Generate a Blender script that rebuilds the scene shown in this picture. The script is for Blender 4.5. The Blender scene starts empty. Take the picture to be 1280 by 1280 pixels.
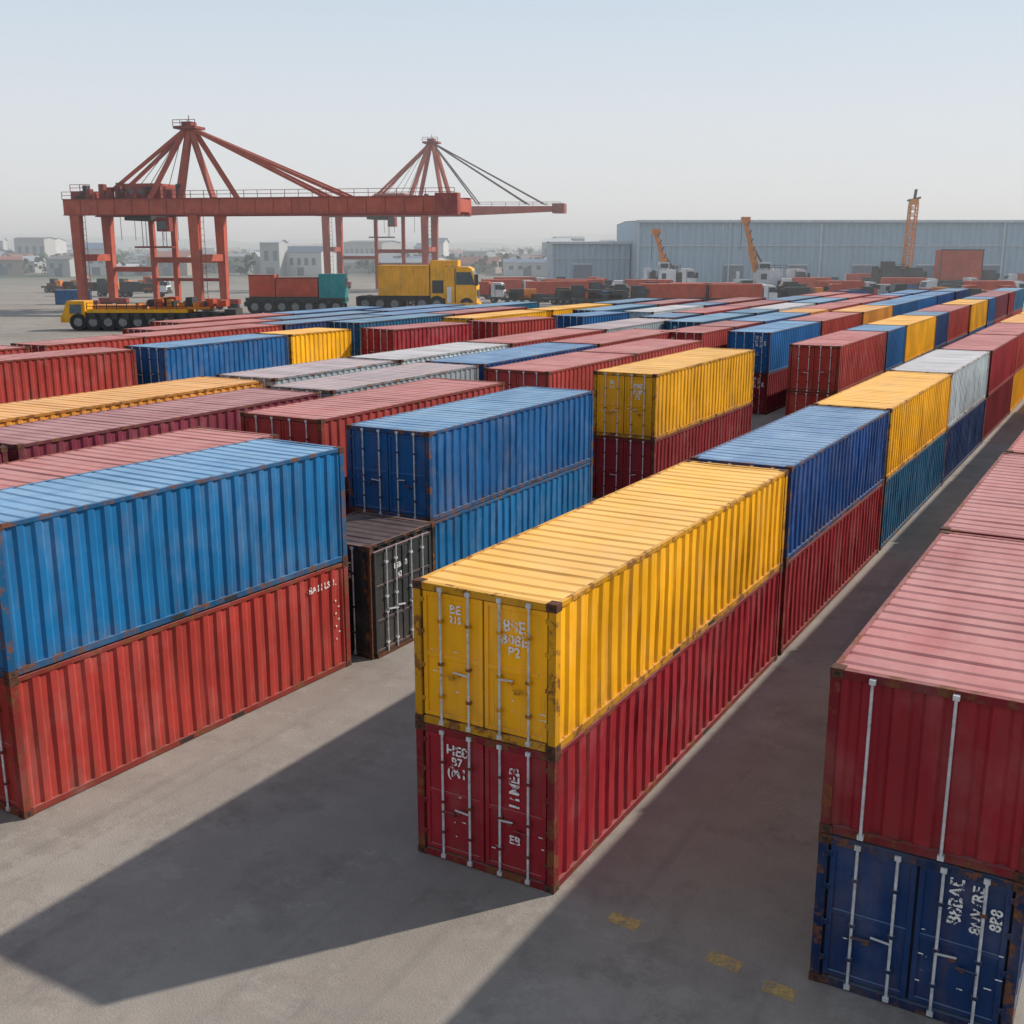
import bpy, math, random
from mathutils import Vector, Matrix
random.seed(7)
sc = bpy.context.scene
YAW = math.radians(29.3)
CY, SY = math.cos(YAW), math.sin(YAW)
def site(r, h, z=0.0):
    return Vector((r*CY - h*SY, r*SY + h*CY, z))

# ------------------------------------------------------------------ node helpers
def newmat(name):
    m = bpy.data.materials.new(name); m.use_nodes = True
    nt = m.node_tree
    return m, nt, nt.nodes['Principled BSDF']
def N(nt, t, **kw):
    n = nt.nodes.new(t)
    for k, v in kw.items(): setattr(n, k, v)
    return n
def setin(n, **kw):
    for k, v in kw.items(): n.inputs[k.replace('_', ' ')].default_value = v
    return n
def noise(nt, vec, scale, detail=4, rough=0.55):
    n = N(nt, 'ShaderNodeTexNoise'); setin(n, Scale=scale, Detail=detail, Roughness=rough)
    nt.links.new(vec, n.inputs['Vector']); return n.outputs['Fac']
def ramp(nt, fac, p0, p1, v0=0.0, v1=1.0):
    n = N(nt, 'ShaderNodeMapRange'); n.inputs[1].default_value = p0; n.inputs[2].default_value = p1
    n.inputs[3].default_value = v0; n.inputs[4].default_value = v1
    nt.links.new(fac, n.inputs[0]); return n.outputs[0]
def mul(nt, a, b, op='MULTIPLY'):
    n = N(nt, 'ShaderNodeMath', operation=op)
    for i, x in enumerate((a, b)):
        if isinstance(x, (int, float)): n.inputs[i].default_value = x
        else: nt.links.new(x, n.inputs[i])
    return n.outputs[0]
def mix(nt, fac, a, b):
    n = N(nt, 'ShaderNodeMix', data_type='RGBA')
    if isinstance(fac, (int, float)): n.inputs[0].default_value = fac
    else: nt.links.new(fac, n.inputs[0])
    for i, x in ((6, a), (7, b)):
        if isinstance(x, (tuple, list)): n.inputs[i].default_value = (*x[:3], 1)
        else: nt.links.new(x, n.inputs[i])
    return n.outputs[2]
def mapping(nt, vec, scale=(1, 1, 1)):
    n = N(nt, 'ShaderNodeMapping'); n.inputs['Scale'].default_value = scale
    nt.links.new(vec, n.inputs['Vector']); return n.outputs[0]

def paint(name, col, rust=0.5, topmix=0.38, rough=0.5, topcol=(0.62, 0.55, 0.48), dirt=0.45, cheap=False):
    m, nt, b = newmat(name)
    tc = N(nt, 'ShaderNodeTexCoord'); oi = N(nt, 'ShaderNodeObjectInfo')
    sh = mul(nt, oi.outputs['Random'], 137.0)
    add = N(nt, 'ShaderNodeVectorMath', operation='ADD')
    nt.links.new(tc.outputs['Object'], add.inputs[0]); nt.links.new(sh, add.inputs[1])
    v = add.outputs[0]
    var = noise(nt, v, 0.45, 1 if cheap else 4)
    dark = tuple(c*0.80 for c in col); lite = tuple(min(1, c*1.12+0.004) for c in col)
    c = mix(nt, ramp(nt, var, 0.32, 0.68), dark, lite)
    hs = N(nt, 'ShaderNodeHueSaturation')
    nt.links.new(c, hs.inputs['Color'])
    nt.links.new(ramp(nt, oi.outputs['Random'], 0, 1, 0.86, 1.10), hs.inputs['Value'])
    c = hs.outputs[0]
    g = N(nt, 'ShaderNodeNewGeometry'); sn = N(nt, 'ShaderNodeSeparateXYZ')
    nt.links.new(g.outputs['Normal'], sn.inputs[0])
    upz = ramp(nt, sn.outputs[2], 0.4, 0.9)  # upward faces, blended below toward a second, mostly paler tone
    b.inputs['Specular IOR Level'].default_value = 0.22
    if cheap:
        c = mix(nt, mul(nt, upz, ramp(nt, var, .3, .7, topmix*.8, topmix*1.15)), c, topcol)
        nt.links.new(c, b.inputs['Base Color']); b.inputs['Roughness'].default_value = rough+.1
        return m
    side = mul(nt, 1.0, upz, 'SUBTRACT')
    st = noise(nt, mapping(nt, v, (5, 5, 0.45)), 1.0, 5, 0.65)
    c = mix(nt, mul(nt, side, mul(nt, ramp(nt, st, 0.50, 0.78), dirt)), c, (0.09, 0.055, 0.04))
    # thin rust runs
    rs = noise(nt, mapping(nt, v, (16, 16, 0.7)), 1.0, 3, 0.6)
    c = mix(nt, mul(nt, side, ramp(nt, rs, 0.66, 0.76, 0, 0.5)), c, (0.14, 0.055, 0.025))
    fade = noise(nt, mapping(nt, v, (1.2, 1.2, 0.9)), 0.9, 4, 0.6)
    c = mix(nt, ramp(nt, fade, 0.5, 0.75, 0, 0.09), c, (0.6, 0.5, 0.45))
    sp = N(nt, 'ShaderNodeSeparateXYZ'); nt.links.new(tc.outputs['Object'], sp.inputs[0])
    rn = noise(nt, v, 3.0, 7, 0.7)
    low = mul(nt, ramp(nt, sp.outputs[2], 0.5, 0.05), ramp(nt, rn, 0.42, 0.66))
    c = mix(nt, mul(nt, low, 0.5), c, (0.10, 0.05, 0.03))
    up = mul(nt, upz, ramp(nt, noise(nt, mapping(nt, v, (1, 0.3, 1)), 1.1, 5, 0.7), 0.3, 0.7, topmix*0.7, topmix*1.25))
    c = mix(nt, up, c, topcol)
    rf = ramp(nt, rn, 0.70-0.16*rust, 0.76-0.16*rust)
    rc = mix(nt, noise(nt, v, 14, 2), (0.05, 0.02, 0.012), (0.26, 0.10, 0.035))
    c = mix(nt, mul(nt, rf, 0.85), c, rc)
    nt.links.new(c, b.inputs['Base Color'])
    nt.links.new(ramp(nt, rn, 0.35, 0.75, rough-0.05, rough+0.3), b.inputs['Roughness'])
    bp = N(nt, 'ShaderNodeBump'); setin(bp, Strength=0.4, Distance=0.035)
    nt.links.new(noise(nt, v, 1.6, 2), bp.inputs['Height'])
    nt.links.new(bp.outputs[0], b.inputs['Normal'])
    return m
def simple(name, col, rough=0.6, metal=0.0, var=0.35, scale=3.0):
    m, nt, b = newmat(name)
    tc = N(nt, 'ShaderNodeTexCoord')
    f = noise(nt, tc.outputs['Object'], scale, 3, 0.65)
    c = mix(nt, ramp(nt, f, 0.3, 0.7), tuple(x*(1-var) for x in col), tuple(min(1, x*(1+var*0.5)) for x in col))
    nt.links.new(c, b.inputs['Base Color'])
    b.inputs['Roughness'].default_value = rough; b.inputs['Metallic'].default_value = metal
    return m

COL = {
 'red': (0.345, 0.036, 0.028), 'maroon': (0.19, 0.012, 0.018), 'crimson': (0.285, 0.015, 0.024),
 'blue': (0.006, 0.095, 0.27), 'sky': (0.005, 0.125, 0.31), 'navy': (0.005, 0.032, 0.12),
 'cobalt': (0.007, 0.06, 0.225), 'teal': (0.010, 0.10, 0.20),
 'yellow': (0.84, 0.39, 0.005), 'orange': (0.66, 0.26, 0.04), 'white': (0.55, 0.63, 0.65),
 'grey': (0.32, 0.37, 0.40), 'purple': (0.17, 0.024, 0.044), 'dark': (0.016, 0.019, 0.022), 'rose': (0.36, 0.046, 0.04), 'darkgrey': (0.035, 0.040, 0.042),
}
PM, FM, PC, FC = {}, {}, {}, {}
for k, c in COL.items():
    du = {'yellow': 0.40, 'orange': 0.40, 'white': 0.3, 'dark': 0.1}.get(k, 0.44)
    dc = (0.90, 0.60, 0.33) if k in ('yellow', 'orange') else ((0.44, 0.60, 0.72) if k in ('blue', 'sky', 'navy', 'cobalt', 'teal') else (0.70, 0.43, 0.40))  # tone blended into upward faces, chosen by paint hue
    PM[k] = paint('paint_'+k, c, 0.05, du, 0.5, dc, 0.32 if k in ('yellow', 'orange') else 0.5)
    FM[k] = paint('frame_'+k, tuple(x*0.6 for x in c), 1.15, 0.2, 0.6, dc, 0.6)
    PC[k] = paint('faded_paint_'+k, c, 0, du, 0.5, dc, cheap=True)
    FC[k] = paint('faded_frame_'+k, tuple(x*0.5+y for x, y in zip(c, (.03, .012, .006))), 0, .15, 0.6, dc, cheap=True)
CAST = simple('rusty_casting', (0.10, 0.035, 0.016), 0.8, 0.2, 0.6, 9)
RODM = simple('galvanised_rod', (0.56, 0.57, 0.58), 0.45, 0.1, 0.35, 8)
RUBB = simple('rubber_gasket', (0.015, 0.015, 0.015), 0.8)
def mark_mat():
    m, nt, b = newmat('worn_white_stencil'); tc = N(nt, 'ShaderNodeTexCoord')
    b.inputs['Base Color'].default_value = (0.7, 0.7, 0.68, 1); b.inputs['Roughness'].default_value = 0.6
    nt.links.new(ramp(nt, noise(nt, tc.outputs['Object'], 11, 3, 0.7), 0.42, 0.48), b.inputs['Alpha']); return m
MARK = mark_mat()

# ------------------------------------------------------------------ mesh builder
class MB:
    def __init__(s): s.v = []; s.f = []; s.m = []
    def quad(s, a, b, c, d, m=0):
        n = len(s.v); s.v += [tuple(a), tuple(b), tuple(c), tuple(d)]; s.f.append((n, n+1, n+2, n+3)); s.m.append(m)
    def poly(s, pts, m=0):
        n = len(s.v); s.v += [tuple(p) for p in pts]; s.f.append(tuple(range(n, n+len(pts)))); s.m.append(m)
    def hexa(s, p, m=0):
        n = len(s.v); s.v += [tuple(q) for q in p]
        for f in ((0, 3, 2, 1), (4, 5, 6, 7), (0, 1, 5, 4), (1, 2, 6, 5), (2, 3, 7, 6), (3, 0, 4, 7)):
            s.f.append(tuple(n+i for i in f)); s.m.append(m)
    def box(s, x0, x1, y0, y1, z0, z1, m=0):
        s.hexa([(x0, y0, z0), (x1, y0, z0), (x1, y1, z0), (x0, y1, z0), (x0, y0, z1), (x1, y0, z1), (x1, y1, z1), (x0, y1, z1)], m)
    def beam(s, p, q, w, h, m=0):
        p = Vector(p); q = Vector(q); d = (q-p).normalized()
        up = Vector((0, 0, 1)) if abs(d.z) < 0.95 else Vector((0, 1, 0))
        a = d.cross(up).normalized(); b = a.cross(d)
        a *= w/2; b *= h/2
        s.hexa([p-a-b, p+a-b, q+a-b, q-a-b, p-a+b, p+a+b, q+a+b, q-a+b], m)
    def cyl(s, p, q, r, m=0, n=8, r2=None):
        p = Vector(p); q = Vector(q); d = (q-p).normalized(); r2 = r if r2 is None else r2
        up = Vector((0, 0, 1)) if abs(d.z) < 0.9 else Vector((1, 0, 0))
        a = d.cross(up).normalized(); b = a.cross(d); k = len(s.v)
        for i in range(n):
            t = 2*math.pi*i/n; o = a*math.cos(t)+b*math.sin(t)
            s.v.append(tuple(p+o*r)); s.v.append(tuple(q+o*r2))
        for i in range(n):
            j = (i+1) % n
            s.f.append((k+2*i, k+2*j, k+2*j+1, k+2*i+1)); s.m.append(m)
        s.f.append(tuple(k+2*i for i in range(n))[::-1]); s.m.append(m)
        s.f.append(tuple(k+2*i+1 for i in range(n))); s.m.append(m)
    def strip(s, A, B, m=0):
        k = len(s.v); n = len(A)
        s.v += [tuple(p) for p in A]+[tuple(p) for p in B]
        for i in range(n-1): s.f.append((k+i, k+i+1, k+n+i+1, k+n+i)); s.m.append(m)
    def geo(s, vf, M, m=0):
        k = len(s.v); s.v += [tuple(M @ Vector(p)) for p in vf[0]]
        for f in vf[1]: s.f.append(tuple(k+i for i in f)); s.m.append(m)
    def mesh(s, name, mats):
        me = bpy.data.meshes.new(name); me.from_pydata(s.v, [], s.f)
        for m in mats: me.materials.append(m)
        me.polygons.foreach_set('material_index', s.m); me.update(); return me
def obj(name, me, loc=(0, 0, 0), rz=0.0, parent=None):
    o = bpy.data.objects.new(name, me); o.location = loc; o.rotation_euler = (0, 0, rz)
    sc.collection.objects.link(o)
    if parent: o.parent = parent
    return o

TX = {}
def text_geo(t):
    if t in TX: return TX[t]
    cu = bpy.data.curves.new('t', 'FONT'); cu.body = t; cu.align_x = 'CENTER'; cu.align_y = 'CENTER'; cu.resolution_u = 2
    cu.offset = 0.025
    o = bpy.data.objects.new('t', cu); sc.collection.objects.link(o)
    dg = bpy.context.evaluated_depsgraph_get(); me = bpy.data.meshes.new_from_object(o.evaluated_get(dg))
    r = ([tuple(v.co) for v in me.vertices], [tuple(p.vertices) for p in me.polygons])
    bpy.data.objects.remove(o); bpy.data.curves.remove(cu); bpy.data.meshes.remove(me)
    TX[t] = r; return r
RX90 = Matrix.Rotation(math.pi/2, 4, 'X')

def corr(n0, n1, per, d, fo=0.34, sl=0.18):
    n = max(2, round((n1-n0)/per)); p = (n1-n0)/n; out = [(n0, 0)]
    for i in range(n):
        y = n0+i*p
        out += [(y+p*fo*0.5, 0), (y+p*(fo*0.5+sl), -d), (y+p*(1-fo*0.5-sl), -d), (y+p*(1-fo*0.5), 0)]
    out.append((n1, 0)); return out

def container_mesh(name, L, W, H, color, style=0, per=0.40, texts=None, seed=0, sidetext=False, cheap=False):
    rnd = random.Random(seed)
    b = MB(); w = W/2; P = 0.13
    for sx in (-1, 1):
        for y0, y1 in ((0, 0.15), (L-0.15, L)):
            x0, x1 = sorted((sx*w, sx*(w-P)))
            b.box(x0, x1, y0, y1, 0.13, H-0.13, 1)
            c0, c1 = sorted((sx*(w+0.008), sx*(w-0.17)))
            yy0, yy1 = (-0.008, 0.18) if y0 == 0 else (L-0.18, L+0.008)
            b.box(c0, c1, yy0, yy1, 0, 0.125, 2); b.box(c0, c1, yy0, yy1, H-0.125, H+0.006, 2)
            if y0 == 0: b.box(sx*(w-0.085)-0.035, sx*(w-0.085)+0.035, -0.0095, -0.004, 0.04, 0.09, 5); b.box(sx*(w-0.085)-0.035, sx*(w-0.085)+0.035, -0.0095, -0.004, H-0.09, H-0.04, 5)
            b.box(sx*(w+0.0085)-0.002, sx*(w+0.0085)+0.002, yy0+0.06, yy1-0.06, 0.04, 0.09, 5)
        x0, x1 = sorted((sx*(w-0.004), sx*(w-0.10)))
        b.box(x0, x1, 0.18, L-0.18, 0.02, 0.14, 1)
        for fy in (0.42, 0.58):
            if L > 5: b.box(sx*(w-0.003)-0.003, sx*(w-0.003)+0.003, fy*L-0.18, fy*L+0.18, 0.035, 0.115, 5)
        x0, x1 = sorted((sx*(w-0.004), sx*(w-0.075)))
        b.box(x0, x1, 0.18, L-0.18, H-0.085, H-0.004, 1)
        pr = corr(0.15, L-0.15, per, 0.042)
        def pts(z):
            out = []
            for i, (y, d) in enumerate(pr):
                k = min(1, 4*min(y-0.15, L-0.15-y)) if 0 < z < 1 else 0
                out.append((sx*(w-0.022+d+k*(0.012*math.sin(y*1.3+seed)+rnd.uniform(-.010, .004))), y, 0.14+(H-0.225)*z))
            return out
        rows = [pts(0), pts(0.36), pts(0.7), pts(1.0)] if not cheap else [pts(0), pts(1.0)]
        for A, B in zip(rows, rows[1:]): b.strip(A, B, 0) if sx > 0 else b.strip(B, A, 0)
    pr = corr(0.12, L-0.12, per, 0.024, 0.66, 0.12)
    zr = [rnd.uniform(-.014, .0) for _ in pr]
    xs = (-w+0.075, -w*0.35, w*0.35, w-0.075)
    for xa, xb in zip(xs, xs[1:]):
        b.strip([(xa, y, H-0.012+d+(zr[i] if abs(xa) < w*.5 else 0)) for i, (y, d) in enumerate(pr)], [(xb, y, H-0.012+d+(zr[i] if abs(xb) < w*.5 else 0)) for i, (y, d) in enumerate(pr)], 0)
    b.box(-w+0.17, w-0.17, 0, 0.12, H-0.12, H-0.004, 1); b.box(-w+0.17, w-0.17, L-0.12, L, H-0.12, H-0.004, 1)
    b.box(-w+0.17, w-0.17, 0.0, 0.12, 0.01, 0.13, 1); b.box(-w+0.17, w-0.17, L-0.12, L, 0.01, 0.13, 1)
    b.quad((-w+.1, .1, 0.12), (-w+.1, L-.1, 0.12), (w-.1, L-.1, 0.12), (w-.1, .1, 0.12), 5)
    pr = corr(-w+P, w-P, 0.3, 0.045)
    b.strip([(x, L-0.04+d, 0.13) for x, d in pr][::-1], [(x, L-0.04+d, H-0.12) for x, d in pr][::-1], 0)
    zi, zt = 0.13, H-0.12
    if style == 0:
        b.box(-w+P, w-P, 0.085, 0.10, zi, zt, 5)
        for sx in (-1, 1):
            a, c = sorted((sx*0.018, sx*(w-P-0.035)))
            b.box(a, c, 0.060, 0.084, zi+0.025, zt-0.025, 0)
            b.box(a, a+0.07, 0.030, 0.0605, zi+0.025, zt-0.025, 0); b.box(c-0.07, c, 0.030, 0.0605, zi+0.025, zt-0.025, 0)
            for q in (0, 0.5, 1.0):
                zc = zi+0.025+q*(zt-zi-0.12)
                b.box(a+0.07, c-0.07, 0.036, 0.0605, zc, zc+0.07, 0)
            for f in (0.18, 0.42, 0.66, 0.88):
                zc = f*H; hx = sx*(w-P+0.005)
                b.box(hx-0.06, hx+0.06, 0.006, 0.03, zc-0.035, zc+0.035, 1); b.cyl((hx, 0.008, zc-0.05), (hx, 0.008, zc+0.05), 0.02, 1, 6)
    else:
        pr = corr(-w+P, w-P, 0.36, 0.05, 0.5, 0.12)
        b.strip([(x, 0.03-d, zi) for x, d in pr], [(x, 0.03-d, zt) for x, d in pr], 0)
    rods = (-0.30, -0.10, 0.12, 0.32) if style == 0 else ((-0.29, 0.10) if style == 2 else ())
    for k, fx in enumerate(rods):
        x = fx*W; yr = -0.006 if style == 0 else -0.04
        b.cyl((x, yr, 0.05), (x, yr, H-0.05), 0.021, 3, 8)
        for zc in (0.08, H-0.08): b.box(x-0.04, x+0.04, yr-0.03, 0.012, zc-0.035, zc+0.035, 3)
        if style == 0:
            for f in (0.22, 0.45, 0.75): b.box(x-0.045, x+0.045, -0.032, 0.03, f*H-0.025, f*H+0.025, 1)
            zc = H*(0.38+0.03*(k % 3)); s = 1 if k % 2 == 0 else -1
            b.beam((x, -0.045, zc), (x+s*0.26, -0.045, zc+0.02), 0.02, 0.026, 1 if k in (0, 3) else 3)
            b.box(x+s*0.20-0.04, x+s*0.20+0.04, -0.035, 0.03, zc-0.06, zc-0.01, 1)
    if texts and style == 0:
        for (t, x, z, sz, rot) in texts:
            M = Matrix.Translation((x*W, 0.028, z*H)) @ RX90 @ Matrix.Rotation(rot, 4, 'Z') @ Matrix.Scale(sz, 4)
            b.geo(text_geo(t), M, 4)
        for i in range(10):
            x = rnd.choice((-0.36, -0.2, 0.05, 0.2, 0.38))*W+rnd.uniform(-.08, .08); z = H*rnd.uniform(0.18, 0.55)
            b.box(x, x+rnd.uniform(0.03, 0.12), 0.0255, 0.029, z, z+0.018, 4)
    if sidetext:
        for i, ch in enumerate(("8A", "11", "LS", "1.")):
            M = Matrix.Translation((w-0.010, L-1.25+i*0.25, H-0.42)) @ Matrix.Rotation(math.pi/2, 4, 'Z') @ RX90 @ Matrix.Scale(0.22, 4)
            b.geo(text_geo(ch), M, 4)
        for i in range(7): b.box(w-0.018, w-0.008, L-0.5+(i % 2)*.1, L-0.45+(i % 2)*.1, H-0.9-i*0.16, H-0.86-i*0.16, 4)
    return b.mesh(name, [(PC if cheap else PM)[color], (FC if cheap else FM)[color], CAST, RODM, MARK, RUBB])

TXT = [("88E", 0.215, 0.80, 0.27, 0), ("B08E", 0.215, 0.71, 0.24, 0), ("P2", 0.215, 0.63, 0.22, 0), ("BE", -0.20, 0.84, 0.20, 0), ("21S", -0.2, 0.77, 0.16, 0)]
TXT2 = [("HE8", -0.2, 0.84, 0.24, 0), ("B7", -0.2, 0.76, 0.2, 0), ("(M1", -0.2, 0.68, 0.24, 0), ("11MEB", 0.22, 0.68, 0.26, math.pi/2), ("EB", 0.22, 0.30, 0.2, 0)]
TXT3 = [("B8BAE", 0.19, 0.78, 0.24, math.pi/2), ("8NWRE", 0.29, 0.76, 0.2, math.pi/2), ("8B8", 0.38, 0.73, 0.2, math.pi/2)]
cache = {}
seedc = [0]
def cont(xr, y0, L, W, H, z, color, rot=0.0, style=0, hero=False, texts=None, per=0.4, sidetext=False):
    cheap = y0 > 62 or y0 == 0
    key = (round(L, 2), round(W, 2), round(H, 2), color, style, bool(texts), per, cheap)
    if hero or key not in cache:
        seedc[0] += 1
        me = container_mesh('container_'+color, L, W, H, color, style, per, texts or (random.choice((TXT, TXT2, TXT3)) if random.random() < 0.5 else None), seedc[0], sidetext, cheap)
        if not hero: cache[key] = me
    else: me = cache[key]
    jx = 0 if hero else random.uniform(-.05, .05)
    ox = xr - math.cos(rot)*W/2 + jx; oy = y0 - math.sin(rot)*W/2
    o = obj('shipping_container', me, (ox, oy, z), rot+(0 if hero else random.uniform(-.003, .003)))
    if hero:
        bv = o.modifiers.new('bevel', 'BEVEL'); bv.width = 0.008; bv.segments = 1; bv.limit_method = 'ANGLE'; bv.angle_limit = math.radians(50)
    return o
def stack(xr, y0, L, W, cols, H=2.41, H2=None, rot=0.0, **kw):
    z = 0.0
    for i, c in enumerate(cols):
        hh = H if i == 0 or H2 is None else H2
        cont(xr, y0, L, W, hh, z, c, rot, **kw); z += hh+0.012

mx = lambda y: -7.12+0.011*(y-14)
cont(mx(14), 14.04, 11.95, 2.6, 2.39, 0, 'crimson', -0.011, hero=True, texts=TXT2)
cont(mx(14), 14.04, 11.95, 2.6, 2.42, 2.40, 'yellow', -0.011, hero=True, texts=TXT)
mrow = [(26.3, 11.2, ('crimson', 'cobalt')), (37.8, 12.2, ('teal', 'yellow')), (50.3, 11.9, ('navy', 'white')), (62.5, 12.0, ('maroon', 'crimson')),
        (74.8, 12, ('yellow', 'red')), (87.1, 12, ('navy', 'orange')), (99.4, 12, ('red', 'yellow')), (111.7, 12, ('blue', 'rose')), (124, 12, ('red', 'white'))]
for y, L, c in mrow: stack(mx(y), y, L, 2.6, c, 2.41, rot=-0.011, hero=(y < 40))
rx = lambda y: -0.43+0.012*(y-14)
cont(rx(14), 13.9, 8.35, 2.6, 2.28, 0, 'navy', -0.012, hero=True, texts=TXT3)
cont(rx(14), 13.9, 8.35, 2.6, 2.36, 2.30, 'crimson', -0.012, style=2, hero=True)
y = 22.35
for L, c in ((9.6, ('red', 'crimson')), (12, ('navy', 'red')), (12, ('red', 'rose')), (12, ('blue', 'red')), (12, ('red', 'yellow')), (12, ('red', 'orange')), (12, ('navy', 'white'))):
    stack(rx(y), y, L, 2.6, c, 2.33, rot=-0.012); y += L+0.2
cont(-16.5, 11.5, 9.0, 2.6, 2.66, 0, 'red', -0.051, hero=True, sidetext=True, per=0.37)
cont(-16.5, 11.5, 9.0, 2.6, 2.76, 2.68, 'sky', -0.051, hero=True, per=0.37)
stack(-16.5, 24.8, 10.5, 2.8, ('sky', 'blue'), 2.60, 2.52, hero=True)
stack(-16.2, 40.4, 12.6, 2.7, ('maroon', 'yellow'), 2.6)
stack(-19.5, 66.8, 12.0, 2.7, ('maroon', 'blue'), 2.5)
stack(-20.35, 12.8, 10.3, 3.0, ('red', 'rose'), 2.5); stack(-20.35, 0.3, 12.2, 3.0, ('red', 'rose'), 2.5)
stack(-21.0, 25.8, 11.0, 3.2, ('red', 'rose'), 2.5)
stack(-21.2, 40.8, 9.1, 3.1, ('maroon', 'rose'), 2.5); stack(-21.2, 50.1, 9.3, 3.1, ('maroon', 'rose'), 2.5)
for y, L, c in ((6, 12.2, ('navy', 'purple')), (18.5, 12.4, ('red', 'purple')), (31.5, 10.2, ('navy', 'grey')), (42.2, 11.8, ('maroon', 'cobalt')), (54.4, 11.8, ('navy', 'rose'))):
    stack(-25.1, y, L, 3.1, c, 2.5)
for y, L, c in ((8, 12.2, ('red', 'orange')), (20.5, 12.2, ('maroon', 'orange')), (33.4, 8.2, ('blue', 'grey')), (42, 10, ('red', 'white')), (52.4, 11.8, ('navy', 'rose')), (64.6, 12, ('maroon', 'grey'))):
    stack(-29.4, y, L, 3.1, c, 2.5)
for x, y, L, rot, c in ((-45.6, 18.6, 10.5, -0.02, ('maroon', 'red')), (-45.3, 29.6, 10.4, -0.10, ('navy', 'red')), (-43.6, 41.2, 9.9, 0.02, ('red', 'blue')), (-43.9, 51.4, 5.6, -0.03, ('navy', 'yellow')),
                        (-41.0, 57.7, 8.0, -0.13, ('red', 'crimson')), (-38.8, 67.2, 7.0, -0.14, ('navy', 'red')), (-36.6, 76.0, 7.2, -0.10, ('red', 'blue'))):
    stack(x, y, L, 2.8, c, 2.5, rot=rot)
palette = ['red', 'red', 'rose', 'crimson', 'maroon', 'blue', 'navy', 'cobalt', 'yellow', 'orange', 'white', 'grey', 'rose', 'rose', 'purple', 'teal']
LIM = [(-0.6, 60), (-0.462, 62), (-0.2527, 76), (-0.152, 98), (-0.03, 108), (0.19, 120), (0.46, 150), (1.0, 200)]
def hlim(a):
    if a <= LIM[0][0]: return LIM[0][1]
    for (a0, l0), (a1, l1) in zip(LIM, LIM[1:]):
        if a <= a1: return l0+(l1-l0)*(a-a0)/(a1-a0)
    return LIM[-1][1]
def fillcol(xr, ys, ye, first=None):
    y = ys; i = 0
    while y < ye:
        L = 12.0 if random.random() < 0.78 else 6.0
        h = -(xr)*SY + (y+L)*CY; r = xr*CY+(y+L)*SY
        if h > hlim(r/h): break
        if first and i < len(first): top = first[i]
        else:
            top = random.choice(palette)
            if random.random() < 0.04: y += L+0.3; i += 1; continue
        stack(xr, y, L, 2.7, (random.choice(('red', 'navy', 'maroon', 'blue')), top), 2.5)
        y += L+random.choice((0.25, 0.3, 0.9)); i += 1
fillcol(-13.55, 59.2, 190, ['red', 'blue', 'yellow', 'navy', 'red'])
fillcol(-19.5, 79.3, 190, ['red', 'orange', 'blue'])
fillcol(-23.0, 64.5, 190, ['rose', 'maroon', 'blue'])
fillcol(-26.6, 74, 190); fillcol(-30.2, 78, 190); fillcol(-34.2, 84.2, 190)
for i, (x, ys) in enumerate(((-38.6, 84), (-42.6, 70), (-46.8, 62), (-50.2, 46), (-53.8, 50), (-57.8, 56), (-62, 62), (-66, 68))):
    fillcol(x, ys, 190)
fillcol(-50.2, 20, 46)
fillcol(3.5, 30, 190)

def dark_container():
    e = bpy.data.objects.new('shipping_container', None); sc.collection.objects.link(e); e.location = (-15.85-1.3, 21.05, 0); e.rotation_euler = (0, 0, -0.02)
    obj('body', container_mesh('dark_body', 2.95, 2.6, 2.9, 'dark', 0, 0.37, TXT, 99), parent=e)
    b = MB(); x = 1.36
    b.box(x, x+0.05, 0.1, 2.5, 0.12, 2.75, 0)
    for yy in (0.1, 1.26, 2.44): b.box(x+0.05, x+0.075, yy, yy+0.07, 0.12, 2.75, 0)
    for zz in (0.12, 0.9, 1.8, 2.68): b.box(x+0.05, x+0.073, 0.17, 2.44, zz, zz+0.07, 0)
    for yy in (0.55, 0.95, 1.6, 2.1):
        b.cyl((x+0.1, yy, 0.08), (x+0.1, yy, 2.8), 0.02, 3, 8)
        for zz in (0.3, 1.1, 1.5, 2.4): b.box(x+0.05, x+0.12, yy-0.05, yy+0.05, zz, zz+0.05, 3)
        b.beam((x+0.13, yy, 1.2), (x+0.13, yy+0.3, 1.15), 0.04, 0.03, 3)
    for t, yy, zz in (("8SB 6B", 1.2, 2.2), ("42E", 1.2, 1.95), ("B80", 1.9, 0.7)):
        b.geo(text_geo(t), Matrix.Translation((x+0.056, yy, zz)) @ Matrix.Rotation(math.pi/2, 4, 'Z') @ RX90 @ Matrix.Scale(0.2, 4), 4)
    b.box(x-0.05, x+0.02, -0.02, 0.12, 0.0, 2.9, 2); b.box(x-0.05, x+0.10, 0.12, 2.7, 0.0, 0.10, 2)
    obj('door_leaf', b.mesh('leaf', [PM['darkgrey'], FM['dark'], CAST, RODM, MARK, RUBB]), parent=e)
dark_container()

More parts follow.
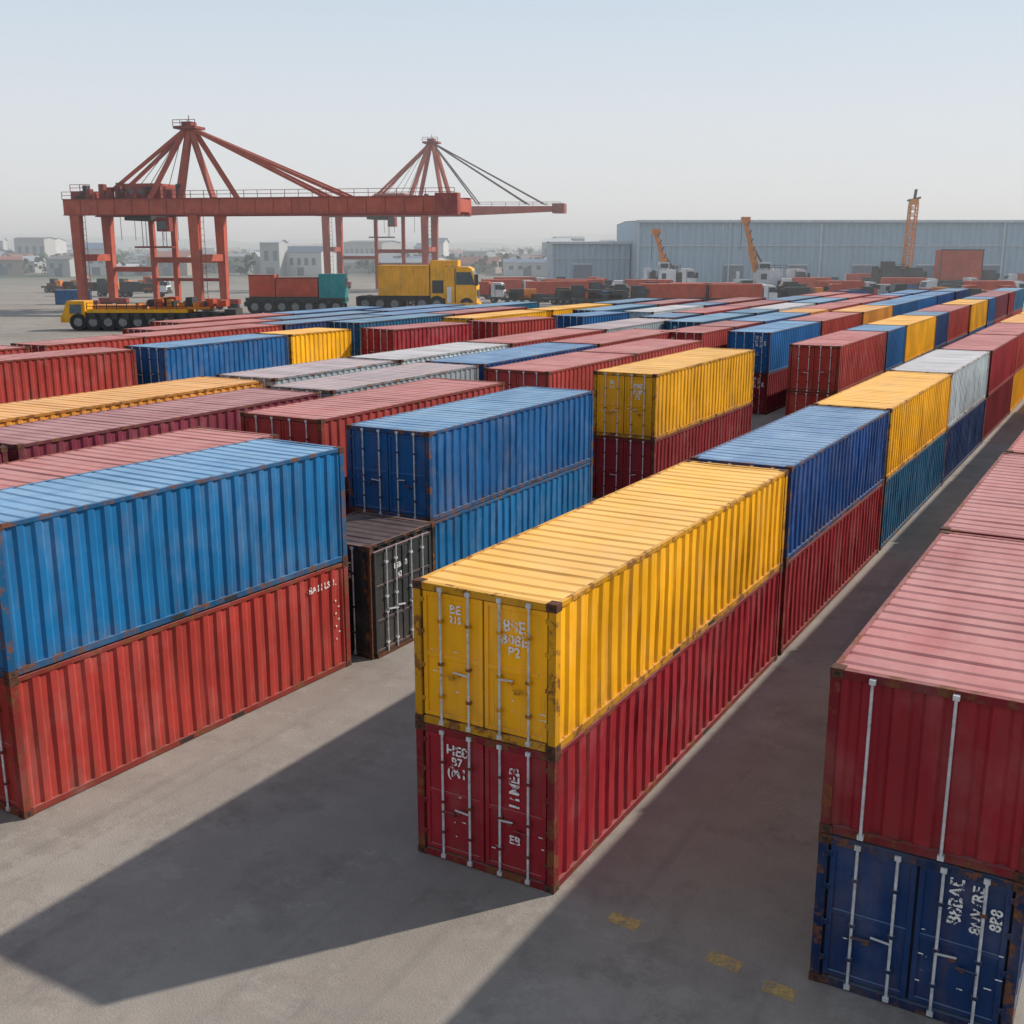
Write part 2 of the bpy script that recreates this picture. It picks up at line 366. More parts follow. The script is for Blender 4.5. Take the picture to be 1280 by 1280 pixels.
# ------------------------------------------------------------------ ground
def ground_mat():
    m, nt, b = newmat('concrete_yard')
    tc = N(nt, 'ShaderNodeTexCoord'); v = tc.outputs['Object']
    n1 = noise(nt, v, 0.11, 5, 0.6); n2 = noise(nt, v, 1.3, 6, 0.7); n3 = noise(nt, v, 28, 3, 0.7)
    c = mix(nt, ramp(nt, n1, 0.36, 0.64), (0.215, 0.188, 0.165), (0.32, 0.285, 0.253))
    c = mix(nt, ramp(nt, n2, 0.35, 0.68, 0, 0.55), c, (0.18, 0.157, 0.138))
    c = mix(nt, ramp(nt, n3, 0.35, 0.75, 0, 0.40), c, (0.35, 0.32, 0.29))
    tr = noise(nt, mapping(nt, v, (1.8, 0.05, 1)), 1.0, 4, 0.6)
    c = mix(nt, ramp(nt, tr, 0.54, 0.72, 0, 0.32), c, (0.12, 0.108, 0.098))
    st = noise(nt, v, 0.5, 7, 0.74)
    c = mix(nt, ramp(nt, st, 0.52, 0.68, 0, 0.50), c, (0.12, 0.10, 0.088))
    pt = noise(nt, v, 0.30, 7, 0.8)
    c = mix(nt, ramp(nt, pt, 0.54, 0.58, 0, 0.24), c, (0.38, 0.35, 0.315))
    vo = N(nt, 'ShaderNodeTexVoronoi'); vo.inputs['Scale'].default_value = 0.55; nt.links.new(v, vo.inputs['Vector'])
    c = mix(nt, mul(nt, ramp(nt, vo.outputs['Distance'], 0.18, 0.04), ramp(nt, n1, 0.48, 0.6, 0, 0.4)), c, (0.08, 0.07, 0.065))
    ln = N(nt, 'ShaderNodeVectorMath', operation='LENGTH'); nt.links.new(v, ln.inputs[0])
    fld = mix(nt, ramp(nt, noise(nt, v, 0.012, 4, 0.6), 0.4, 0.6), (0.22, 0.20, 0.17), (0.06, 0.08, 0.05))
    c = mix(nt, ramp(nt, ln.outputs['Value'], 300, 420), c, fld)
    nt.links.new(c, b.inputs['Base Color']); b.inputs['Roughness'].default_value = 0.85; b.inputs['Specular IOR Level'].default_value = 0.3
    bp = N(nt, 'ShaderNodeBump'); setin(bp, Strength=0.6, Distance=0.02)
    nt.links.new(n3, bp.inputs['Height']); nt.links.new(bp.outputs[0], b.inputs['Normal'])
    return m
b = MB(); S = 9000
b.quad((-S, -S, 0), (S, -S, 0), (S, S, 0), (-S, S, 0)); obj('ground', b.mesh('ground', [ground_mat()]))
def worn_mat(name, col):
    m, nt, bs = newmat(name); tc = N(nt, 'ShaderNodeTexCoord')
    f = ramp(nt, noise(nt, tc.outputs['Object'], 5, 6, 0.75), 0.34, 0.58, 0.0, 0.8)
    bs.inputs['Base Color'].default_value = (*col, 1); bs.inputs['Roughness'].default_value = 0.8; nt.links.new(f, bs.inputs['Alpha'])
    return m
wy = worn_mat('worn_yellow_paint', (0.58, 0.38, 0.13))
b = MB()
for x, y, l in ((-4.45, 13.75, 0.5), (-3.55, 13.5, 0.45), (-6.1, 13.95, 0.5)):
    b.quad((x, y-0.14, 0.004), (x+l, y-0.18, 0.004), (x+l, y+0.10, 0.004), (x, y+0.14, 0.004))
obj('road_marking', b.mesh('road_marking', [wy]))

# ------------------------------------------------------------------ cranes
CR = paint('crane_red', (0.42, 0.08, 0.045), 0.2, 0.15, 0.5)
CR2 = paint('crane_dark_red', (0.26, 0.038, 0.03), 0.2, 0.15, 0.5)
CBL = simple('steel_cable', (0.12, 0.07, 0.06), 0.6)
DK = simple('dark_machinery', (0.035, 0.033, 0.033), 0.7)
GLS = simple('window_glass', (0.05, 0.08, 0.10), 0.12)
TYR = simple('tyre_rubber', (0.02, 0.02, 0.021), 0.85)
HUB = simple('wheel_hub', (0.2, 0.2, 0.2), 0.5)
def rail(b, p, q, hgt=1.1, step=2.0, m=1, t=0.09):
    p = Vector(p); q = Vector(q); L = (q-p).length; n = max(1, int(L/step))
    for i in range(n+1):
        a = p.lerp(q, i/n); b.beam(a, a+Vector((0, 0, hgt)), t, t, m)
    for z in (hgt*0.5, hgt): b.beam(p+Vector((0, 0, z)), q+Vector((0, 0, z)), t, t, m)
def crane(name, r, h, rz, s0, s1, boom, legs, thin, apex, zt, zg, gh, stays, aframe, house, T0, T1):
    e = bpy.data.objects.new(name, None); sc.collection.objects.link(e); e.location = site(r, h); e.rotation_euler = (0, 0, YAW+rz)
    mats = [CR, CR2, CBL, DK, GLS]
    def part(n, b): obj(n, b.mesh(n, mats), parent=e)
    b = MB()
    for t in (T0, T1):
        b.box(s0, s1, t-0.55, t+0.55, zg, zg+gh, 0)
        b.box(s0, s1, t-0.8, t+0.8, zg+gh, zg+gh+0.12, 1); b.box(s0, s1, t-0.8, t+0.8, zg-0.12, zg, 1)
    for s in (s0+0.6, (s0+s1)/2, s1-0.6): b.box(s-0.6, s+0.6, T0+0.55, T1-0.55, zg+0.2, zg+gh-0.2, 0)
    k = s0+3
    while k < s1: b.box(k, k+0.12, T0-0.62, T0-0.55, zg, zg+gh, 1); k += 3
    b.box(s1-3, s1+0.5, T0-0.9, T0+0.9, zg-0.3, zg+gh+0.5, 1)
    if boom:
        for t in (0, 3):
            b.hexa([(s1, t-.5, zg), (boom, t-.35, zg+0.9), (boom, t+.35, zg+0.9), (s1, t+.5, zg), (s1, t-.5, zg+gh*0.8), (boom, t-.35, zg+2.0), (boom, t+.35, zg+2.0), (s1, t+.5, zg+gh*0.8)], 0)
        b.box(boom-2.0, boom+0.8, -1, 4, zg+0.4, zg+2.6, 1); rail(b, (s1, -0.6, zg+gh*.8), (boom, -0.6, zg+2.0), 0.9, 3)
    part('girder', b)
    b = MB()
    for s in legs:
        for t in (T0, T1):
            b.hexa([(s-.6, t-.5, 1.4), (s+.6, t-.5, 1.4), (s+.6, t+.5, 1.4), (s-.6, t+.5, 1.4), (s-.8, t-.65, zg-.12), (s+.8, t-.65, zg-.12), (s+.8, t+.65, zg-.12), (s-.8, t+.65, zg-.12)], 0)
            b.box(s-2.6, s+2.6, t-.5, t+.5, 0.9, 1.7, 1)
            for q in (-2, -1, 1, 2): b.cyl((s+q, t-.4, 0.5), (s+q, t+.4, 0.5), 0.5, 3, 12)
        b.box(s-0.45, s+0.45, T0+0.6, T1-0.6, zg*0.52, zg*0.52+1.1, 0)
        for q in (-.35, .35): b.beam((s+1.2+q, T0, 1.7), (s+1.2+q, T0, zg), .07, .07, 1)
        for i in range(int(zg)): b.beam((s+.85, T0, 2+i), (s+1.55, T0, 2+i), .06, .06, 1)
    for s in thin: b.box(s-.4, s+.4, T1-.4, T1+.4, 0, zg-.12, 0)
    z = zg*0.5
    b.box(min(thin)-.4, legs[-1]-0.9, T1-.45, T1+.45, z, z+0.9, 0)
    b.box(legs[0]+.9, min(thin)-.4, T1-.35, T1+.35, z-1.5, z-.7, 0)
    b.box(min(thin)+.4, legs[-1]-0.9, T1-.35, T1+.35, z-3.0, z-2.5, 1)
    part('legs', b)
    b = MB(); tm = (T0+T1)/2
    for (sb, tb) in aframe: b.beam((sb, tb, zg+gh), (apex+(0.4 if sb > apex else -0.4), tm+(tb-tm)*0.12, zt-0.6), 0.75, 0.75, 0)
    b.box(apex-1.9, apex+1.9, tm-1.7, tm+1.7, zt-0.7, zt-0.3, 1); b.box(apex-0.8, apex+0.8, tm-1, tm+1, zt-0.3, zt+0.4, 1)
    rail(b, (apex-1.9, tm-1.7, zt-0.3), (apex+1.9, tm-1.7, zt-0.3), 0.9, 1.2); b.beam((apex, tm, zt), (apex, tm, zt+1.4), 0.1, 0.1, 1)
    part('mast', b)
    b = MB()
    for (s, z, w) in stays:
        for t in (-1.9, 1.9): b.beam((apex, tm+(0.5 if t > 0 else -0.5), zt-0.4), (s, tm+t, z), w, w, 0 if w > 0.3 else 2)
    for i in range(5):
        b.cyl((apex-1, tm, zt-0.6), (apex-5-2.2*i, tm, zg+gh), 0.06, 2, 5)
        b.cyl((house[0]+i*2.5, T0+2, zg), (house[0]+i*2.5, T0+2, zg-4), 0.05, 2, 4)
    part('stays', b)
    b = MB(); a0, a1 = house
    b.box(a0, a1, T0+1, T1-1, zg+gh+0.12, zg+gh+2.1, 1); b.box(a0+0.4, a1-0.4, T0+1.4, T1-1.4, zg+gh+2.1, zg+gh+2.5, 0)
    k = a0+0.8
    while k < a1-1: b.box(k, k+0.8, T0+.95, T0+1, zg+gh+0.9, zg+gh+1.6, 4); k += 1.7
    b.box(s0+0.5, s0+4.0, T0+1, T1-1, zg+gh+0.12, zg+gh+1.4, 1); rail(b, (s0, T0-.7, zg+gh+.1), (s1, T0-.7, zg+gh+.1), 1.1, 2.2, 1, 0.08)
    rail(b, (s0+0.5, T0+1, zg+gh+1.4), (s0+4, T0+1, zg+gh+1.4), 1.0, 1.2)
    for i in range(22):
        x = random.uniform(s0+1, a1+5); b.box(x, x+random.uniform(.3, 1.1), T0+.2, T0+1.2, zg+gh+.12, zg+gh+random.uniform(.7, 2.6), random.choice((1, 3, 1, 0)))
    x = (legs[0]+legs[-1])/2
    b.box(x-2.2, x+2.2, T0+.7, T1-.7, zg-0.9, zg-0.2, 3); b.box(x+2.6, x+4.4, -2, 0, zg-2.6, zg-0.4, 1); b.box(x+2.7, x+4.3, -2.05, -2, zg-2.2, zg-1, 4)
    b.box(x-3, x+3, 0.5, 2.9, zg-5.2, zg-4.9, 1)
    for q in (-1.8, 1.8): b.cyl((x+q, 1.2, zg-.9), (x+q, 1.2, zg-4.9), 0.06, 2, 5); b.cyl((x+q, 2.4, zg-.9), (x+q, 2.4, zg-4.9), 0.06, 2, 5)
    part('machinery_house', b)
crane('gantry_crane', -54, 185, math.radians(-12), -17.4, 47.5, None, (-15.6, 5), (-7.5, -3.5), 2.8, 29.0, 15.2, 2.3,
      [(-12.5, 17.6, .5), (29.5, 17.6, .5), (26, 17.6, .42)], [(-2.5, -4), (-2.5, 5), (8.5, -4), (8.5, 5), (3, -4)], (-9, -1), -4, 5)
crane('gantry_crane', -20, 275, math.radians(-10), -27, 9.0, 32, (-24.5, 0), (-15, -8), 0.8, 34.8, 17.6, 2.6,
      [(-15, 20.2, .5), (24, 20.0, .28), (28, 20.0, .28), (12, 20.2, .28)], [(-4, -4), (-4, 6), (4.5, -4), (4.5, 6)], (-13, -5), -4, 6)

# ------------------------------------------------------------------ vehicles
VY = paint('truck_yellow', (0.80, 0.38, 0.008), 0.1, 0.12, 0.4); VR = paint('truck_red', (0.50, 0.075, 0.03), 0.1, 0.12, 0.45)
VT = paint('truck_teal', (0.01, 0.25, 0.27), 0.05, 0.1, 0.45); VW = paint('truck_white', (0.66, 0.68, 0.70), 0.05, 0.1, 0.45, dirt=.15)
VO = paint('boom_orange', (0.66, 0.21, 0.02), 0.1, 0.1, 0.45)
def wheels(b, xs, y0, y1, r, w=0.7, mt=0, mh=1):
    for x in xs:
        for y, s in ((y0, 1), (y1, -1)):
            b.cyl((x, y, r), (x, y+s*w, r), r, mt, 18); b.cyl((x, y-s*0.03, r), (x, y+s*0.1, r), r*0.5, mh, 12)
VM = [TYR, HUB, VY, VR, VT, VW, VO, DK, GLS]
def cab(b, x0, x1, y0, y1, z0, z1, m):
    w = x1-x0; hh = z1-z0
    pf = [(x0, z0), (x1, z0), (x1, z0+hh*0.48), (x1-w*0.16, z1-hh*0.05), (x1-w*0.28, z1), (x0, z1)]
    b.poly([(x, y0, z) for x, z in pf], m); b.poly([(x, y1, z) for x, z in pf][::-1], m)
    for i in range(len(pf)):
        a, c = pf[i], pf[(i+1) % len(pf)]; b.quad((a[0], y0, a[1]), (a[0], y1, a[1]), (c[0], y1, c[1]), (c[0], y0, c[1]), m)
    e = 0.03
    b.quad((x1+e, y0+.3, z0+hh*.52), (x1+e, y1-.3, z0+hh*.52), (x1-w*.14+e, y1-.3, z0+hh*.90), (x1-w*.14+e, y0+.3, z0+hh*.90), 8)
    b.poly([(x0+w*.35, y0-e, z0+hh*.52), (x1-w*.06, y0-e, z0+hh*.52), (x1-w*.18, y0-e, z0+hh*.86), (x0+w*.35, y0-e, z0+hh*.86)], 8)
    b.box(x1, x1+0.12, y0+.4, y1-.4, z0+hh*.15, z0+hh*.38, 7)
    for y in (y0+.1, y1-.5): b.box(x1, x1+.1, y, y+.4, z0+hh*.08, z0+hh*.2, 5)
    b.box(x0+w*.30, x0+w*.33, y0-.04, y0, z0+.1, z1-.2, 7); b.box(x1-.3, x1+.3, y0-.4, y0-.2, z0+hh*.5, z0+hh*.8, 7)
    b.box(x0, x1+.25, y0, y1, z0-.35, z0, 7)
def vehicle(name, r, h, build, rz=0.0):
    b = MB(); build(b); return obj(name, b.mesh(name, VM), site(r, h), YAW+rz)
def t_lowbed(b):
    L = 21.4; wheels(b, [2.2+i*1.85 for i in range(11)], -1.9, 1.9, 1.05)
    b.box(3.2, L-.6, -1.7, 1.7, 1.5, 2.2, 7); b.box(3.4, L-5.6, -1.9, 1.9, 2.2, 2.6, 2); b.box(4, 10, -1.5, 1.5, 2.6, 3.1, 6); b.box(11, 18.5, -1.4, 1.4, 2.6, 2.9, 6)
    for i in range(12): b.box(3.6+i*1.4, 4.4+i*1.4, -1.99, -1.9, 1.4, 2.2, 7)
    for i in range(24):
        x = random.uniform(9, 19.5); b.box(x, x+random.uniform(.4, 1.2), random.uniform(-1.5, -.3), 1, 2.9, 2.9+random.uniform(.3, 1.2), random.choice((7, 7, 6, 3)))
    b.box(0, 3.1, -1.7, 1.7, 1.0, 1.8, 2); b.hexa([(0.1, -1.6, 1.8), (3.0, -1.6, 1.8), (3.0, 1.6, 1.8), (0.1, 1.6, 1.8), (0.8, -1.5, 3.6), (3.0, -1.5, 3.6), (3.0, 1.5, 3.6), (0.8, 1.5, 3.6)], 2)
    b.quad((1.1, -1.63, 2.1), (2.6, -1.63, 2.1), (2.6, -1.56, 3.2), (1.2, -1.56, 3.2), 8)
    b.box(L-1, L+.4, -1.8, 1.8, .8, 2.6, 7); rail(b, (3.4, -1.9, 2.6), (L-5.6, -1.9, 2.6), .8, 1.2, 7, .08)
def t_boxes(b):
    L = 15.4; wheels(b, [1.4+i*2.1 for i in range(7)], -2.0, 2.0, 1.15, 0.8)
    b.box(0, L, -1.8, 1.8, 1.9, 2.5, 7); b.box(-.2, 2, -2, 2, 1.2, 1.9, 7)
    def cbox(x0, x1, z0, z1, m):
        b.box(x0, x1, -1.7, 1.7, z0, z1, m)
        k = x0+.25
        while k < x1-.2: b.box(k, k+.16, -1.76, -1.7, z0+.15, z1-.15, m); k += .4
        for z in (z0, z1-.14): b.box(x0, x1, -1.79, -1.7, z, z+.14, 7 if m != 4 else 4)
    cbox(0.6, 4.6, 2.55, 6.0, 3); cbox(4.75, 11.2, 2.55, 5.6, 3); cbox(11.4, 15.4, 1.7, 6.1, 4)
    b.box(15.4, 15.46, -1.5, 1.5, 4, 5.5, 8)
def t_yellow(b):
    wheels(b, [1.2, 3.6, 6.0, 10.4, 12.8], -2.2, 2.2, 1.3, 0.9); wheels(b, [17.6], -2.2, 2.2, 1.15, .8)
    b.box(0, 18, -1.7, 1.7, 1.7, 2.5, 7)
    b.box(3.4, 11.6, -2.1, 2.1, 2.6, 7.3, 2)
    for k in range(12): b.box(3.7+k*.66, 3.82+k*.66, -2.17, -2.1, 2.8, 7.1, 2)
    for z in (2.6, 7.16): b.box(3.35, 11.65, -2.2, 2.2, z, z+.18, 2)
    b.box(11.8, 14.2, -2.0, 2.0, 2.2, 8.0, 2); b.box(12.1, 13.9, -2.05, -2.0, 3, 5, 7); b.box(11.9, 16.2, -1.8, 1.8, 7.2, 8.1, 2)
    cab(b, 14.2, 19.2, -2.1, 2.1, 1.3, 7.1, 2)
    b.box(14.3, 19.5, -2.25, 2.25, 0.9, 1.5, 2); b.box(14.5, 15.2, -2.35, -2.1, 1.5, 4, 5)
    b.box(-.3, 0, -2, 2, 1, 2.4, 7)
vehicle('low_loader_truck', -56, 141, t_lowbed); vehicle('container_truck', -41.2, 176, t_boxes); vehicle('yellow_heavy_truck', -24.6, 183, t_yellow, -0.08)
def lattice(b, p, q, w, m, n=10, t=0.16):
    p = Vector(p); q = Vector(q); d = (q-p).normalized(); a = Vector((0, 1, 0)); c = d.cross(a).normalized()
    C = [(a*i+c*j)*w/2 for i, j in ((-1, -1), (1, -1), (1, 1), (-1, 1))]
    for o in C: b.beam(p+o, q+o, t, t, m)
    for i in range(n):
        A = p.lerp(q, i/n); B = p.lerp(q, (i+1)/n)
        for k in range(4):
            b.beam(A+C[k], B+C[(k+1) % 4], t*.6, t*.6, m); b.beam(A+C[k], A+C[(k+1) % 4], t*.6, t*.6, m)
def mob(L, bx, bz, tx, tz, body, lat=False, jib=None):
    def f(b):
        wheels(b, [1.5+i*2.0 for i in range(int((L-2)/2))], -1.5, 1.5, .8, .6)
        b.box(0, L, -1.4, 1.4, 1.3, 2.2, 7); b.box(0.3, L*.25, -1.4, 1.4, 2.2, 3.4, body)
        b.box(L*.3, L*.62, -1.5, 1.5, 2.3, 5.4, body); b.box(L*.32, L*.5, -1.3, 1.3, 5.4, 7.0, body); b.box(L*.34, L*.48, -1.35, -1.3, 5.8, 6.7, 8)
        b.box(L*.36, L*.44, -1.55, -1.5, 3.4, 4.6, 8)
        b.box(L*.62, L*.72, -1.2, 1.2, 2.3, 3.6, 7)
        cab(b, L*.74, L, -1.5, 1.5, 1.5, 5.6, body)
        for i in range(10):
            x = random.uniform(.5, L*.7); b.box(x, x+random.uniform(.3, 1.2), -1.3, 1, 2.2, random.uniform(3, 6), random.choice((body, 7, body)))
        rail(b, (L*.3, -1.5, 5.4), (L*.7, -1.5, 5.4), 1, 1.2, 7, .1)
        if lat: lattice(b, (bx, 0, bz), (tx, 0, tz), 1.6, 6, 12, .24)
        else:
            b.beam((bx, 0, bz), ((bx+tx)/2, 0, (bz+tz)/2), 1.3, 1.5, 6); b.beam(((bx+tx)/2, 0, (bz+tz)/2), (tx, 0, tz), .9, 1.1, 6)
            b.beam((bx+2.2, 0, bz), ((bx+tx)/2+.5, 0, (bz+tz)/2), .3, .3, 7)
            for i in range(6):
                a = Vector((bx, -.7, bz)).lerp(Vector((tx, -.7, tz)), i/6+.08); b.beam(a, a+Vector((.5, 0, .9)), .2, .2, 7)
        b.box(tx-.9, tx+.9, -.7, .7, tz-.4, tz+.9, 6)
        b.cyl((tx-.8, 0, tz), (tx-.8, 0, tz-6), .06, 7, 5)
        if jib: b.beam((tx, 0, tz), (tx+jib[0], 0, tz+jib[1]), .5, .5, 7); b.beam((tx-1.5, 0, tz+.5), (tx+1.5, 0, tz+1.2), .4, .4, 7)
    return f
# the cranes stand on the nearer hard-standing so their carriers show above the stacks
vehicle('mobile_crane', 48.0, 246, mob(16, 5.0, 5, 2.2, 15.6, 5))
vehicle('mobile_crane', 28.5, 250, mob(12, 6.0, 4, 3.0, 13.2, 5), 0.05)
vehicle('mobile_crane', 81, 262, mob(14, 10, 2.5, 10.6, 20, 7, True, (.3, 3)))
def t_redbox(b):
    wheels(b, [1.5, 3.5, 8, 10, 12], -1.6, 1.6, .9, .6); b.box(0, 14, -1.5, 1.5, 1.5, 2.3, 7)
    b.box(1.2, 10.8, -1.7, 1.7, 3.0, 9.6, 3); b.box(1.0, 11, -1.8, 1.8, 2.3, 3.0, 7)
    for k in range(18): b.box(1.4+k*.52, 1.6+k*.52, -1.78, -1.7, 3.3, 9.3, 3)
    for x in (1.2, 10.6): b.box(x, x+.2, -1.85, -1.7, 3, 9.6, 7)
    b.box(1.1, 10.9, -1.85, -1.7, 9.5, 9.75, 7); cab(b, 11.2, 14.5, -1.6, 1.6, 1.6, 5.2, 7)
vehicle('container_truck', 95.5, 258, t_redbox)
def trailer(m1, L, hh, mc):
    def f(b):
        wheels(b, [1.2, 2.5, 3.8, L-2.2], -1.2, 1.2, .55, .4); b.box(0, L, -1.1, 1.1, 1.1, 1.5, 7)
        if hh > 0:
            b.box(.2, L-3, -1.2, 1.2, 1.5, 1.5+hh, m1)
            k = .5
            while k < L-3.3: b.box(k, k+.15, -1.26, -1.2, 1.6, 1.4+hh, m1); k += .5
        else:
            for i in range(7):
                x = random.uniform(.2, L-4); b.box(x, x+random.uniform(.8, 3), -1, 1, 1.5, 1.5+random.uniform(.4, 1.8), random.choice((3, 7, 7, 6)))
        cab(b, L-2.6, L-.2, -1.2, 1.2, 1.1, 3.7, mc)
    return f
kinds = []
for m1, L, hh, mc in ((7, 13, 0, 7), (7, 11, 0, 3), (3, 15, 2.4, 7), (7, 13, 0, 5), (3, 13, 0, 3), (7, 15, 0, 7), (3, 12, 2.4, 5), (7, 13, 0, 5), (4, 11, 2.2, 7), (3, 11, 2.4, 5)):
    b = MB(); trailer(m1, L, hh, mc)(b); kinds.append(b.mesh('trailer', VM))
for row, (h, r0, r1, lim) in enumerate(((196, -2, 120, 8), (205, -8, 120, 8), (216, -12, 120, 10), (228, -6, 125, 10), (243, -4, 26, 10), (243, 68, 135, 10), (258, -2, 24, 10), (280, 60, 150, 10), (240, -125, -78, 6), (258, -130, -80, 6))):
    r = r0
    while r < r1:
        if random.random() < 0.85:
            obj('semi_trailer_truck', kinds[random.randrange(lim)], site(r, h+random.uniform(-3, 3)), YAW+random.choice((0, math.pi))+random.uniform(-.3, .3))
        r += random.uniform(10, 17)
for i in range(46):
    r, h = random.uniform(-2, 135), random.uniform(190, 275)
    if i == 0: r, h = -83, 205
    if 238 < h < 256 and 20 < r < 68: continue
    c = 'blue' if i == 0 else random.choice(('maroon', 'maroon', 'navy', 'red', 'rose', 'white', 'cobalt', 'grey', 'purple', 'navy'))
    o = cont(0, 0, 6.0, 2.6, 2.6, 0, c); o.location = site(r, h); o.rotation_euler = (0, 0, YAW-math.pi/2+random.choice((.1, .3, 1.2)))

# ------------------------------------------------------------------ buildings
def metal_sheet(name, col):
    m, nt, bs = newmat(name); tc = N(nt, 'ShaderNodeTexCoord'); v = tc.outputs['Object']
    c = mix(nt, ramp(nt, noise(nt, mapping(nt, v, (1.2, 1, .12)), 0.6, 4, .65), .3, .7), tuple(x*.86 for x in col), tuple(x*1.08 for x in col))
    nt.links.new(c, bs.inputs['Base Color']); bs.inputs['Roughness'].default_value = .6; return m
WH = metal_sheet('warehouse_cladding', (0.30, 0.42, 0.51)); WT = metal_sheet('warehouse_trim', (0.48, 0.54, 0.58)); WD = simple('warehouse_dark', (0.13, 0.17, 0.21))
def warehouse():
    e = bpy.data.objects.new('warehouse', None); sc.collection.objects.link(e); e.location = site(33, 300); e.rotation_euler = (0, 0, YAW)
    def hall(nm, x0, x1, y0, y1, H, dh):
        b = MB(); pr = corr(x0, x1, 1.6, .25)
        b.strip([(x, y0-d, 0) for x, d in pr], [(x, y0-d, H) for x, d in pr], 0)
        b.quad((x0, y1, 0), (x0, y0, 0), (x0, y0, H), (x0, y1, H), 0); b.quad((x1, y0, 0), (x1, y1, 0), (x1, y1, H), (x1, y0, H), 0); b.quad((x1, y1, 0), (x0, y1, 0), (x0, y1, H), (x1, y1, H), 0)
        obj(nm+'_walls', b.mesh(nm+'w', [WH, WT, WD]), parent=e)
        b = MB(); ym = (y0+y1)/2
        b.quad((x0-.4, y0-.5, H), (x1+.4, y0-.5, H), (x1+.4, ym, H+dh), (x0-.4, ym, H+dh), 1); b.quad((x0-.4, ym, H+dh), (x1+.4, ym, H+dh), (x1+.4, y1+.5, H), (x0-.4, y1+.5, H), 1)
        b.poly([(x0, y0, H), (x0, y1, H), (x0, ym, H+dh-.05)], 0)
        b.box(x0-.4, x1+.4, y0-.9, y0-.5, H-.5, H+.15, 1)
        obj(nm+'_roof', b.mesh(nm+'r', [WH, WT, WD]), parent=e)
        b = MB(); k = x0+6
        while k < x1-8:
            b.box(k, k+5, y0-.12, y0-.02, 0, 5.5, 2); b.box(k-.2, k+5.2, y0-.2, y0-.12, 5.5, 5.9, 1); k += 17
        k = x0
        while k < x1: b.box(k, k+.35, y0-.33, y0-.02, 0, H-.5, 1); k += 24
        b.box(x0, x1, y0-.30, y0-.02, H*.62, H*.62+.25, 1)
        obj(nm+'_doors', b.mesh(nm+'d', [WH, WT, WD]), parent=e)
    hall('main', 0, 190, 0, 60, 17.0, .5); hall('annex', -22, -0.5, 14, 60, 11.6, .4)
warehouse()
bm = [(simple('wall_pale%d' % i, c, .8), simple('roof%d' % i, rc, .7)) for i, (c, rc) in enumerate((((.42, .42, .42), (.16, .16, .17)), ((.30, .33, .36), (.22, .25, .28)), ((.36, .30, .26), (.28, .11, .08)), ((.6, .6, .6), (.12, .17, .24)), ((.4, .42, .42), (.5, .51, .53))))]
for i in range(300):
    h = 400*math.exp(random.uniform(0, 1.3)); r = random.uniform(-.54, -.02)*h if i < 255 else random.uniform(0, .1)*h
    if i < 255 and h < 520 and r > -.3*h and random.random() < .5: continue
    wl, rf = random.choice(bm); L = random.uniform(8, 30)*(h/700)**.5; D = random.uniform(8, 18); H = random.uniform(3, 7)*(2.2 if random.random() < .12 else 1)
    b = MB(); b.box(-L/2, L/2, 0, D, 0, H, 0)
    dh = random.uniform(.5, 2.5)
    b.quad((-L/2-.5, -.5, H-.1), (L/2+.5, -.5, H-.1), (L/2+.5, D/2, H+dh), (-L/2-.5, D/2, H+dh), 1); b.quad((-L/2-.5, D/2, H+dh), (L/2+.5, D/2, H+dh), (L/2+.5, D+.5, H-.1), (-L/2-.5, D+.5, H-.1), 1)
    for sx in (-1, 1): b.poly([(sx*L/2, 0, H), (sx*L/2, D, H), (sx*L/2, D/2, H+dh-.05)], 0)
    k = -L/2+1.5
    while k < L/2-2: b.box(k, k+1.6, -.08, 0, H*.45, H*.75, 2); k += 3.4
    b.box(-1.5, 1.5, -.1, 0, 0, 3, 2)
    obj('industrial_building', b.mesh('bld', [wl, rf, WD]), site(r, h), YAW+random.uniform(-.6, .6))

# ------------------------------------------------------------------ distant trees, hills
LF = simple('foliage', (0.055, 0.08, 0.04), .9, 0, .4, .15); LF2 = simple('foliage_dark', (0.035, 0.052, 0.03), .9, 0, .4, .2); TRK = simple('bark', (0.10, 0.08, 0.06), .9)
b = MB(); rnd = random.Random(3)
for i in range(1900):
    h = 430*math.exp(rnd.uniform(0, 1.45)); r = h*rnd.uniform(-.62, .62)
    H = rnd.uniform(2.5, 6.5)*(1+h/1500); p = site(r, h); w = H*rnd.uniform(.6, 1.8)
    b.cyl(p, p+Vector((0, 0, H*.6)), .25, 2, 5, .1)
    for k in range(20):
        th = rnd.uniform(0, 6.28); ph = rnd.uniform(-1.2, 1.2); q = rnd.uniform(.3, 1)
        c = p+Vector((math.cos(th)*math.cos(ph)*w*q, math.sin(th)*math.cos(ph)*w*q, H*.5+math.sin(ph)*H*.45*q))
        s = H*rnd.uniform(.12, .26); a = Vector((rnd.gauss(0, 1), rnd.gauss(0, 1), rnd.gauss(0, 1))).normalized(); d = a.orthogonal().normalized(); e2 = a.cross(d)
        b.poly([c+d*s, c+e2*s*.8, c-d*s*rnd.uniform(.6, 1.1), c-e2*s], rnd.choice((0, 0, 1)))
obj('distant_trees', b.mesh('trees', [LF, LF2, TRK]))
HM = simple('hill_scrub', (0.10, 0.13, 0.11), .95, 0, .2, .01)
for D, hh, sd in ((2000, 34, 1), (3000, 58, 2)):
    b = MB(); A = []; B = []; C = []
    for i in range(161):
        r = D*1.3*(i/80-1); z = hh*(.66+.16*math.sin(i*.13+sd)+.08*math.sin(i*.41+sd*2)+.05*math.sin(i*1.3))
        A.append(site(r, D-500, -2)); B.append(site(r, D, z)); C.append(site(r, D+900, -2))
    b.strip(A, B); b.strip(B, C); obj('hills', b.mesh('hills', [HM]))

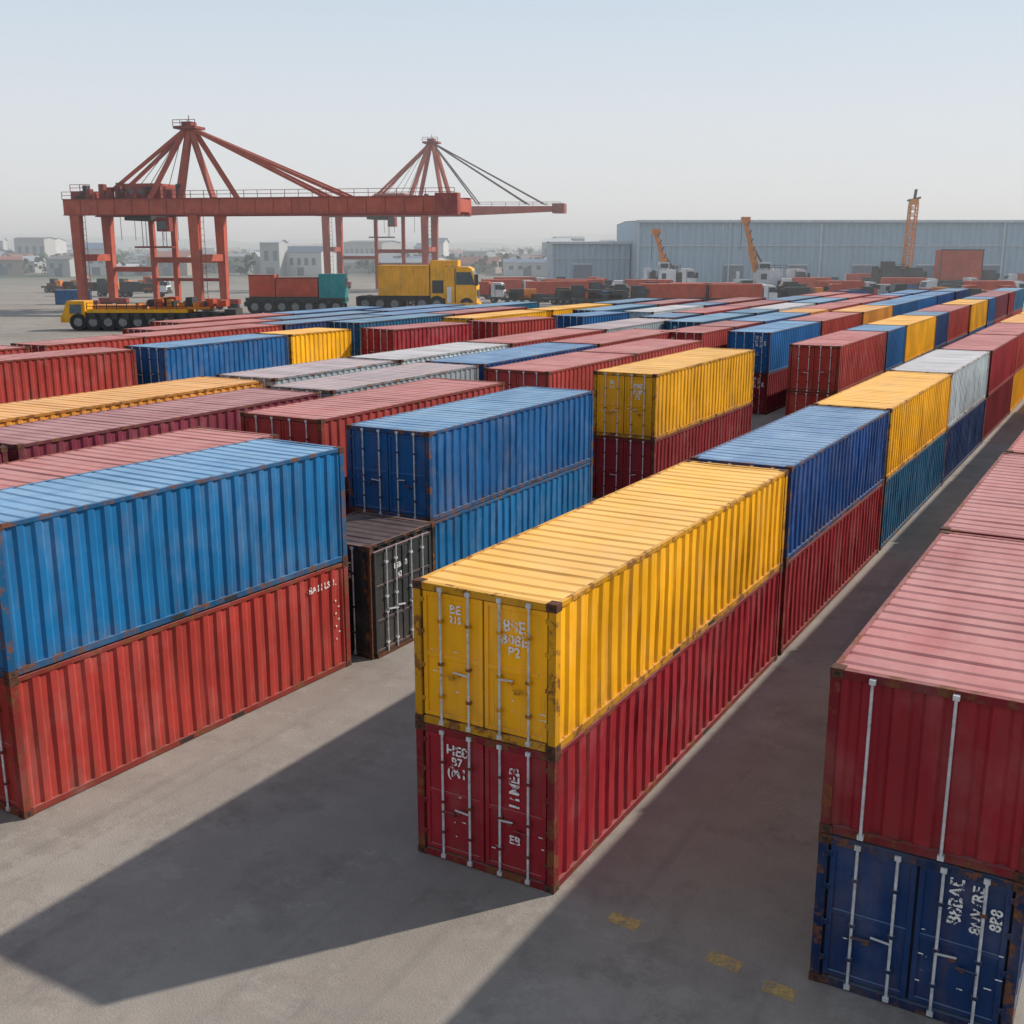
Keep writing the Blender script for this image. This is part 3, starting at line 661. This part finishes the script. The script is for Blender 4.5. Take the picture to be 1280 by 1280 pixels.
# ------------------------------------------------------------------ low haze layer over the plain
hz = bpy.data.materials.new('haze'); hz.use_nodes = True; nt = hz.node_tree; nt.nodes.clear()
out = N(nt, 'ShaderNodeOutputMaterial'); vs = N(nt, 'ShaderNodeVolumeScatter'); vs.inputs['Color'].default_value = (0.93, 0.97, 1, 1); vs.inputs['Density'].default_value = 0.0011; vs.inputs['Anisotropy'].default_value = 0.1
nt.links.new(vs.outputs[0], out.inputs['Volume'])
b = MB(); b.box(-3800, 3800, 130, 4600, -1, 50); obj('haze', b.mesh('haze', [hz]), (0, 0, 0), YAW)

# ------------------------------------------------------------------ light
sd = Vector((4.15, 5.4, 4.82)).normalized()
el = math.asin(sd.z); az = math.atan2(sd.x, sd.y)
L = bpy.data.lights.new('sun', 'SUN'); L.energy = 5.0; L.angle = math.radians(0.9); L.color = (1, 0.92, 0.81)
so = bpy.data.objects.new('sun', L); sc.collection.objects.link(so); so.rotation_euler = (-sd).to_track_quat('-Z', 'Y').to_euler()
w = bpy.data.worlds.new('World'); sc.world = w; w.use_nodes = True; nt = w.node_tree
sk = N(nt, 'ShaderNodeTexSky', sky_type='NISHITA'); sk.sun_disc = False; sk.sun_elevation = el; sk.sun_rotation = az; sk.dust_density = 1.0; sk.air_density = 1.0; sk.ozone_density = 2.0
tc = N(nt, 'ShaderNodeTexCoord'); sp = N(nt, 'ShaderNodeSeparateXYZ'); nt.links.new(tc.outputs['Generated'], sp.inputs[0])
hazecol = mix(nt, ramp(nt, sp.outputs[2], 0.0, 0.22), (8.6, 8.5, 8.4), (6.3, 7.4, 8.5))
skc = mix(nt, ramp(nt, sp.outputs[2], 0.10, 0.9, 0.95, 0.35), sk.outputs[0], hazecol)
bg = nt.nodes['Background']; bg.inputs['Strength'].default_value = 0.1; nt.links.new(skc, bg.inputs['Color'])
sc.view_settings.view_transform = 'Standard'; sc.view_settings.look = 'None'; sc.view_settings.exposure = 0

cd = bpy.data.cameras.new('camera'); cd.sensor_width = 36; cd.lens = 38.95; cd.clip_end = 12000; cd.clip_start = 0.1
co = bpy.data.objects.new('camera', cd); sc.collection.objects.link(co); co.location = (0, 0, 10); co.rotation_euler = (math.radians(90-13.4), 0, YAW)
sc.camera = co
